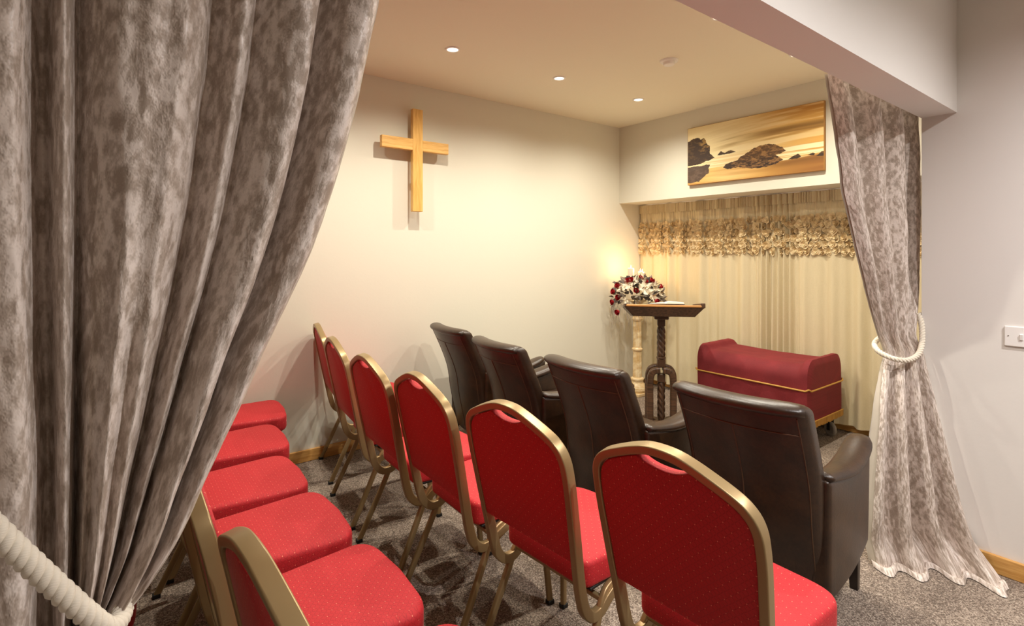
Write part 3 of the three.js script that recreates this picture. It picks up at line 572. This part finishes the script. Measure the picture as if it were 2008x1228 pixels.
// ------------------------------------------------------------------ draped trolley
{
  const L = .86, Wd = .56, Y0 = .2, Y1 = .585;                    // along z, along x
  const t = thing('draped_trolley', 'low trolley under a dark red velvet pall with gold cord and fringe', 'trolley', [4.115, 0, -2.075]);
  const ends = z => { const e = Math.abs(z) / (L / 2); return .012 + .035 * smooth(.82, .93, e) - .012 * (1 - e * e); };
  const prof = (u) => {                                            // u 0..1 over the cloth from the front hem to the rear hem -> [x, yfrac]
    const r = .1, h = Y1 - Y0, flat = Wd - 2 * r, arc = r * Math.PI / 2, tot = 2 * (h - r) + 2 * arc + flat; let s = u * tot;
    if (s < h - r) return [-Wd / 2, s / h]; s -= h - r;
    if (s < arc) { const a = s / r; return [-Wd / 2 + r - Math.cos(a) * r, (h - r + Math.sin(a) * r) / h]; } s -= arc;
    if (s < flat) return [-flat / 2 + s, 1]; s -= flat;
    if (s < arc) { const a = s / r; return [flat / 2 + Math.sin(a) * r, (h - r + Math.cos(a) * r) / h]; } s -= arc;
    return [Wd / 2, 1 - r / h - s / h];
  };
  const P = (u, v, shrink = 1) => {
    const [px, fy] = prof(u); const z = lerp(-L / 2, L / 2, v), k = smooth(.3, 1, fy);
    const flare = .012 * (1 - fy) * Math.sin(z * 26 + px * 9) + .008 * (wob(z * .9 + 3, u * 1.3, 5));
    const x = px + Math.sign(px) * (flare * (Math.abs(px) > .2 ? 1 : 0));
    return [x, Y0 + (Y1 - Y0) * fy + k * ends(z) + .006 * k * wob(z * 1.7, u * 3, 9), z, z, u * 1.1];
  };
  const drape = mesh('pall', grid(80, 70, (u, v) => P(u, v)), M.pall, t);
  for (const s of [0, 1]) mesh('pall_end', grid(60, 20, (u, v) => { const p = P(u, s), c = [0, Y0 + .18]; const k = 1 - Math.pow(1 - v, 1); return [lerp(p[0], c[0], v), Math.max(Y0, lerp(p[1], lerp(p[1], Y0, 1), v * .0) + 0) * (1 - v) + lerp(p[1], Math.min(p[1], c[1]), 1) * v, p[2] + (s ? 1 : -1) * (.014 * Math.sin(Math.min(1, v * 6) * Math.PI / 2)), p[0], p[1]]; }), M.pall, t);
  // cord around at two thirds height
  const cord = []; const yc = .43, hw = Wd / 2 + .008, hl = L / 2 + .018;
  const cp = [], rc = .03;
  for (const [sx, sz, a0] of [[1, 1, 0], [-1, 1, 1], [-1, -1, 2], [1, -1, 3]]) for (let k = 0; k <= 6; k++) { const a = (a0 + k / 6) * Math.PI / 2; cp.push(V3(sx * (hw - rc) + Math.cos(a) * rc, yc - .006 * Math.cos(a * 4), sz * (hl - rc) + Math.sin(a) * rc)); }
  cp.push(cp[0].clone());
  mesh('gold_cord', sweep(cp, circle(.006, 8), V3(0, 1, 0)), M.goldTrim, t);
  // fringe
  const fr = []; seed = 5;
  const tuft = (x, z, nx, nz) => { const h = .045 + rr(-.006, .006); const g = new THREE.BoxGeometry(.005, h, .005); g.rotateY(rr(0, 1)); g.translate(x + rr(-.002, .002), Y0 - h / 2 + .006, z + rr(-.002, .002)); fr.push(g); };
  for (let i = 0; i < 150; i++) { const z = lerp(-L / 2, L / 2, i / 149); tuft(-Wd / 2 - .012, z); }
  for (let i = 0; i < 100; i++) { const x = lerp(-Wd / 2, Wd / 2, i / 99); tuft(x, L / 2 + .016); }
  const f = mesh('fringe', merge(fr), M.goldTrim, t); f.userData.kind = 'stuff';
  mesh('fringe_braid', merge([rounded(-Wd / 2 - .017, -Wd / 2 - .007, Y0 + .002, Y0 + .01, -L / 2, L / 2, .003), rounded(-Wd / 2 - .017, Wd / 2, Y0 + .002, Y0 + .01, L / 2 + .01, L / 2 + .021, .003)]), M.goldTrim, t);
  mesh('trolley_frame', merge([rounded(-Wd / 2 + .03, Wd / 2 - .03, .125, .5, -L / 2 + .04, -L / 2 + .07, .008), rounded(-Wd / 2 + .03, Wd / 2 - .03, .125, .5, L / 2 - .07, L / 2 - .04, .008), rounded(-Wd / 2 + .03, Wd / 2 - .03, .13, .165, -L / 2 + .04, L / 2 - .04, .008)]), M.iron, t);
  for (const sx of [-1, 1]) for (const sz of [-1, 1]) {
    const c = new THREE.Group(); c.name = 'caster'; t.add(c); c.position.set(sx * .21, 0, sz * .385); c.rotation.y = sz > 0 ? 1.1 : .7;
    const ty = new THREE.TorusGeometry(.042, .014, 10, 28); ty.translate(0, .056, 0); mesh('tyre', ty, M.tyre, c);
    const hub = new THREE.CylinderGeometry(.034, .034, .018, 20); hub.rotateX(Math.PI / 2); hub.translate(0, .056, 0); mesh('hub', hub, M.tyre, c);
    mesh('fork', merge([rounded(-.012, .014, .045, .125, .014, .02, .002), rounded(-.012, .014, .045, .125, -.02, -.014, .002), rounded(-.014, .032, .118, .13, -.019, .019, .003)]), M.iron, c);
  }
}

// ------------------------------------------------------------------ lectern and book
{
  const turn = -Math.atan2(.6081, .7942) - .17;            // long edge across the line of sight
  const X = 3.5, Z = -2.61;
  const t = thing('lectern', 'dark carved wooden lectern with barley twist column', 'lectern', [X, 0, Z], turn);
  const tiltG = g => { g.rotateX(-.12); g.translate(0, .955, 0); return g; };
  mesh('desk_top', tiltG(rounded(-.285, .285, -.008, .010, -.19, .19, .005)), M.deskWood, t);
  const fr = new THREE.CylinderGeometry(1, .78, .07, 4, 1); fr.rotateY(Math.PI / 4); fr.scale(.295 * Math.SQRT2, 1, .2 * Math.SQRT2); fr.translate(0, -.045, 0); fr.toNonIndexed();
  mesh('desk_moulding', tiltG(merge([fr]).clone()), M.darkWood, t);
  t.children[1].geometry.computeVertexNormals();
  mesh('ledge', tiltG(rounded(.27, .305, -.012, .026, -.19, .19, .006)), M.darkWood, t);
  mesh('ledge', tiltG(rounded(-.295, -.275, -.012, .016, -.19, .19, .006)), M.darkWood, t);
  mesh('bracket', merge([rounded(-.055, .055, .855, .91, -.05, .05, .008), rounded(-.07, .07, .875, .91, -.03, .03, .008)]), M.darkWood, t);
  mesh('collar', rounded(-.03, .03, .8, .86, -.03, .03, .006), M.darkWood, t);
  const twist = (y0, y1, R, turns) => grid(48, 60, (u, v) => { const y = lerp(y0, y1, v), a = u * 2 * Math.PI, e = Math.min(1, Math.min(v, 1 - v) * 12), r = R * (.72 + .3 * Math.pow(Math.abs(Math.sin((a * 4 + v * turns * 2 * Math.PI) / 2)), .7) * e); return [Math.cos(a) * r, y, -Math.sin(a) * r, u * .2, y]; });
  mesh('twist_column', twist(.545, .8, .033, 5.5), M.darkWood, t);
  mesh('collar', merge([rounded(-.032, .032, .47, .545, -.032, .032, .008), lathe([[.0, .54], [.036, .54], [.038, .547], [.034, .556], [0, .556]], 24)]), M.darkWood, t);
  mesh('collar', rounded(-.03, .03, .355, .42, -.03, .03, .006), M.darkWood, t);
  mesh('twist_column', twist(.05, .36, .03, 6), M.darkWood, t);
  for (const sx of [-1, 1]) for (const z of [.034, -.036]) {
    const k = z < 0 ? 1.1 : 1, pts = [[.012, .452], [.042, .45], [.068, .437], [.084, .405], [.089, .355], [.089, .2], [.089, .03]].map(([r, y]) => [sx * r * k, y * (z < 0 ? 1.025 : 1), z]);
    mesh('buttress', sweep(spline(pts, 40), rectProfile(.05, .058, .014, 3), V3(sx, .2, 0)), M.darkWood, t);
  }
  mesh('foot_plate', merge([rounded(-.17, .17, 0, .05, -.03, .03, .01), rounded(-.03, .03, 0, .05, -.17, .17, .01)].map(g => { g.rotateY(Math.PI / 4); return g; })), M.darkWood, t);
  const b = thing('open_book', 'open book with white pages lying on the lectern', 'book', [X, .968, Z], turn);
  const tl = g => { g.rotateX(-.12); return g; };
  mesh('cover', tl(rounded(-.11, .165, 0, .004, -.1, .12, .0015)), M.cover, b);
  for (const s of [-1, 1]) {
    const w = s < 0 ? .125 : .135;
    const pg = softBox(w, .02, .2, .004, 14, 1, 1, 2); deform(pg, v => { const u = (v.x + w / 2) / w, d = s > 0 ? u : 1 - u; const h = s > 0 ? .02 * (1 - .55 * Math.pow(d, 2)) * smooth(-.08, .12, d) + .004 : .004 + .014 * smooth(-.05, .2, d) * (1 - d); v.y = .004 + (v.y + .01) / .02 * h; });
    pg.translate(.027 + s * w / 2, 0, .01); mesh('page_block', tl(pg), M.page, b);
  }
}

// ------------------------------------------------------------------ flower pillar
{
  const PX = 4.09, PZ = -3.33;
  const t = thing('pillar_stand', 'cream onyx pillar stand holding the flowers in the corner', 'pillar', [PX, 0, PZ]);
  mesh('plinth', rounded(-.095, .095, 0, .03, -.095, .095, .006), M.onyx, t);
  mesh('base', lathe([[0, .03], [.09, .03], [.092, .05], [.088, .075], [.075, .1], [.06, .12], [.057, .135], [.064, .145], [.064, .158], [.05, .168], [0, .168]], 40), M.onyx, t);
  const fl = grid(64, 30, (u, v) => { const y = lerp(.165, .9, v), a = u * 2 * Math.PI, R = lerp(.043, .037, v) * (1 - .035 * Math.cos(a * 14)); return [Math.cos(a) * R, y, -Math.sin(a) * R, u * .28, y]; });
  mesh('shaft', fl, M.onyx, t);
  for (const y of [.44, .735]) mesh('ring', lathe([[.036, y - .022], [.046, y - .016], [.052, y], [.05, y + .008], [.042, y + .018], [.036, y + .022]], 36), M.onyx, t);
  mesh('capital', lathe([[.036, .875], [.05, .885], [.06, .9], [.085, .91], [.088, .925], [0, .925]], 36), M.onyx, t);

  const f = thing('flower_arrangement', 'dome of white lilies, red roses and grey leaves on the corner pillar', 'flowers', [PX, .925, PZ]);
  seed = 4242;
  const toCam = V3(-.6077, 0, .7938), right = V3(.7942, 0, .6081);
  mesh('dish', lathe([[0, .0], [.05, 0], [.062, .02], [.058, .034], [0, .04]], 28), M.leafB, f);
  const dome = (a, e) => V3(0, 0, 0).addScaledVector(right, Math.cos(e) * Math.cos(a) * .25).addScaledVector(toCam, Math.cos(e) * Math.sin(a) * .14).add(V3(0, Math.sin(e) * .19 + .02, 0));
  const leaf = (L, w, bend) => grid(4, 6, (u, v) => { const s = (u - .5) * 2, ww = w * Math.sin(Math.PI * Math.pow(v, .8)) + .0006; return [s * ww, bend * v * v * L + Math.abs(s) * ww * .35, v * L]; });
  const leaves = [leaf(.065, .02, .35), leaf(.078, .016, -.3), leaf(.052, .024, .1)], lm = [M.leafA, M.leafB, M.leafB, M.leafA, M.leafC];
  const place = (o, p, out, roll) => { o.position.copy(p); o.quaternion.setFromUnitVectors(V3(0, 0, 1), out.clone().normalize()); o.rotateZ(roll); };
  for (let i = 0; i < 210; i++) {
    const a = rr(-.4, Math.PI + .4), e = rr(-.25, 1.45), p = dome(a, e).multiplyScalar(rr(.62, .96)); const o = mesh('leaf', leaves[i % 3], lm[i % 5], f);
    place(o, p, dome(a, e).sub(V3(0, .02, 0)).normalize().add(V3(rr(-.6, .6), rr(-.5, .5), rr(-.6, .6))), rr(0, 6.28));
  }
  const petal = grid(4, 6, (u, v) => { const s = (u - .5) * 2, w = .017 * Math.sin(Math.PI * Math.pow(v, .75)) + .001; return [s * w, .03 * v - .03 * v * v * v + (s * s) * w * .5, v * .06]; });
  const lilies = [[1.35, .55, 1.25], [2.2, .75, .9], [.75, .6, .95], [1.6, 1.15, .95], [1.1, 1.2, .9], [1.05, .15, .9], [2.45, .5, .8], [2.0, .95, .8], [.5, .28, .7], [2.2, -.1, .65]];
  for (const [a, e, s] of lilies) {
    const g = new THREE.Group(); g.name = 'lily'; f.add(g); const p = dome(a, e); place(g, p, dome(a, e).sub(V3(0, .03, 0)).normalize().add(toCam.clone().multiplyScalar(.7)), rr(0, 1)); g.scale.setScalar(s * 1.15);
    for (let k = 0; k < 6; k++) { const q = mesh('petal', petal, M.lilyPetal, g); q.rotation.set(0, 0, 0); q.rotation.order = 'ZXY'; q.rotation.z = k * Math.PI / 3; q.rotation.x = -Math.PI / 2 + .45 + (k % 2) * .12; }
    const sm = []; for (let k = 0; k < 5; k++) { const c = new THREE.CylinderGeometry(.0012, .0012, .03, 5); c.rotateX(Math.PI / 2 + .3); c.rotateZ(k * 1.256); c.translate(0, 0, .015); sm.push(c); } mesh('stamens', merge(sm), M.stamen, g);
  }
  const rosePet = [[.006, .0], [.011, .8], [.016, 1.7]].map(([r, o]) => merge([0, 1, 2, 3].map(k => grid(5, 4, (u, v) => { const a = (u - .5) * 2.0 + k * 1.57 + o, rad = r * (.5 + .75 * Math.sin(v * 1.7)) * (1 + .15 * v * v); return [Math.cos(a) * rad, Math.sin(a) * rad, v * (.032 - r * .5)]; }))));
  const roses = [[2.75, .62], [2.35, .95], [2.15, 1.0], [1.2, .92], [.62, .95], [.3, .55], [2.85, .3], [2.45, .05], [1.75, .38], [1.35, 1.25], [.95, -.12], [2.9, -.2], [2.6, -.45]];
  roses.forEach(([a, e], i) => {
    const g = new THREE.Group(); g.name = 'rose'; f.add(g); let p = dome(a, e); if (i === roses.length - 1) p = p.add(V3(0, -.045, 0)); place(g, p, dome(a, e).sub(V3(0, .03, 0)).normalize().add(toCam.clone().multiplyScalar(.3)), rr(0, 6)); g.scale.setScalar(rr(1.05, 1.35));
    for (const r of rosePet) mesh('petal_whorl', r, M.rosePetal, g);
    const cal = new THREE.ConeGeometry(.009, .014, 8); cal.rotateX(-Math.PI / 2); cal.translate(0, 0, -.004); mesh('calyx', cal, M.leafB, g);
  });
  for (let i = 0; i < 16; i++) { const a = rr(.1, 3), e = rr(-.15, 1.2), o = mesh('bud', leaves[1], M.bud, f); place(o, dome(a, e), dome(a, e).normalize().add(V3(rr(-.4, .4), rr(-.2, .4), rr(-.4, .4))), rr(0, 6)); o.scale.setScalar(.6); }
  for (let i = 0; i < 46; i++) {
    const a = rr(1.2, 3.2), p = dome(a, rr(-.3, .0)), len = rr(.12, .38), k = rr(-.03, .03), q = rr(-.03, .03);
    const pts = []; for (let j = 0; j <= 7; j++) { const s = j / 7; pts.push([p.x + k * s + .008 * Math.sin(s * 9 + i), p.y - len * s, p.z + q * s + .006 * Math.cos(s * 8 + i)]); }
    mesh('trailing_strand', sweep(spline(pts, 12), [[.0022, 0], [0, .0006], [-.0022, 0], [0, -.0006]], V3(1, 0, 0), s => 1 - .7 * s), M.trail, f);
  }
  const cand = (off, h, r, label, cd) => {
    const p = V3(PX, .925, PZ).addScaledVector(right, off[0]).addScaledVector(toCam, off[1]); const y0 = off[2];
    const c = thing('candle', label, 'candle', [p.x, .925 + y0, p.z], 0, 'candles among the flowers');
    mesh('wax', lathe([[0, 0], [r, 0], [r, h - .004], [r - .004, h], [r * .5, h - .006], [0, h - .008]], 28), M.wax, c);
    const wk = new THREE.CylinderGeometry(.0012, .0012, .012, 6); wk.translate(0, h, 0); mesh('wick', wk, M.black, c);
    const fl = lathe([[0, 0], [.004, .003], [.0055, .009], [.004, .018], [.0012, .027], [0, .03]], 12); fl.translate(0, h + .003, 0); const fm = mesh('flame', fl, M.flame, c); fm.castShadow = false;
    const l = new THREE.PointLight(new THREE.Color().setRGB(1, .62, .3), cd, 0, 2); l.position.set(0, h + .016, 0); l.castShadow = true; l.shadow.radius = .4; l.name = 'flame_light'; c.add(l);
  };
  cand([-.055, -.03, .155], .15, .03, 'tall white lit pillar candle rising from the flowers', .35);
  cand([.035, -.02, .17], .1, .022, 'shorter lit candle just right of the tall candle', .2);
  cand([.065, -.06, .165], .1, .022, 'short lit candle on the right among the flowers, partly hidden', .2);
}

// ------------------------------------------------------------------ light switch
{
  const t = thing('light_switch', 'white double light switch plate on the right wall', 'switch', [RIGHT_X, 1.035, -.434]);
  mesh('plate', rounded(-.009, 0, -.043, .043, -.0735, .0735, .004, 3), M.plastic, t);
  for (const z of [-.019, .019]) mesh('rocker', (() => { const g = rounded(-.005, .004, -.0125, .0125, -.0055, .0055, .0012); g.rotateZ(.12); g.translate(-.0095, 0, z); return g; })(), M.plastic, t);
  for (const z of [-.06, .06]) { const g = new THREE.CylinderGeometry(.0025, .0025, .002, 12); g.rotateZ(Math.PI / 2); g.translate(-.0095, .002, z); mesh('screw', g, M.screw, t); }
}

renderer.render(scene, camera);
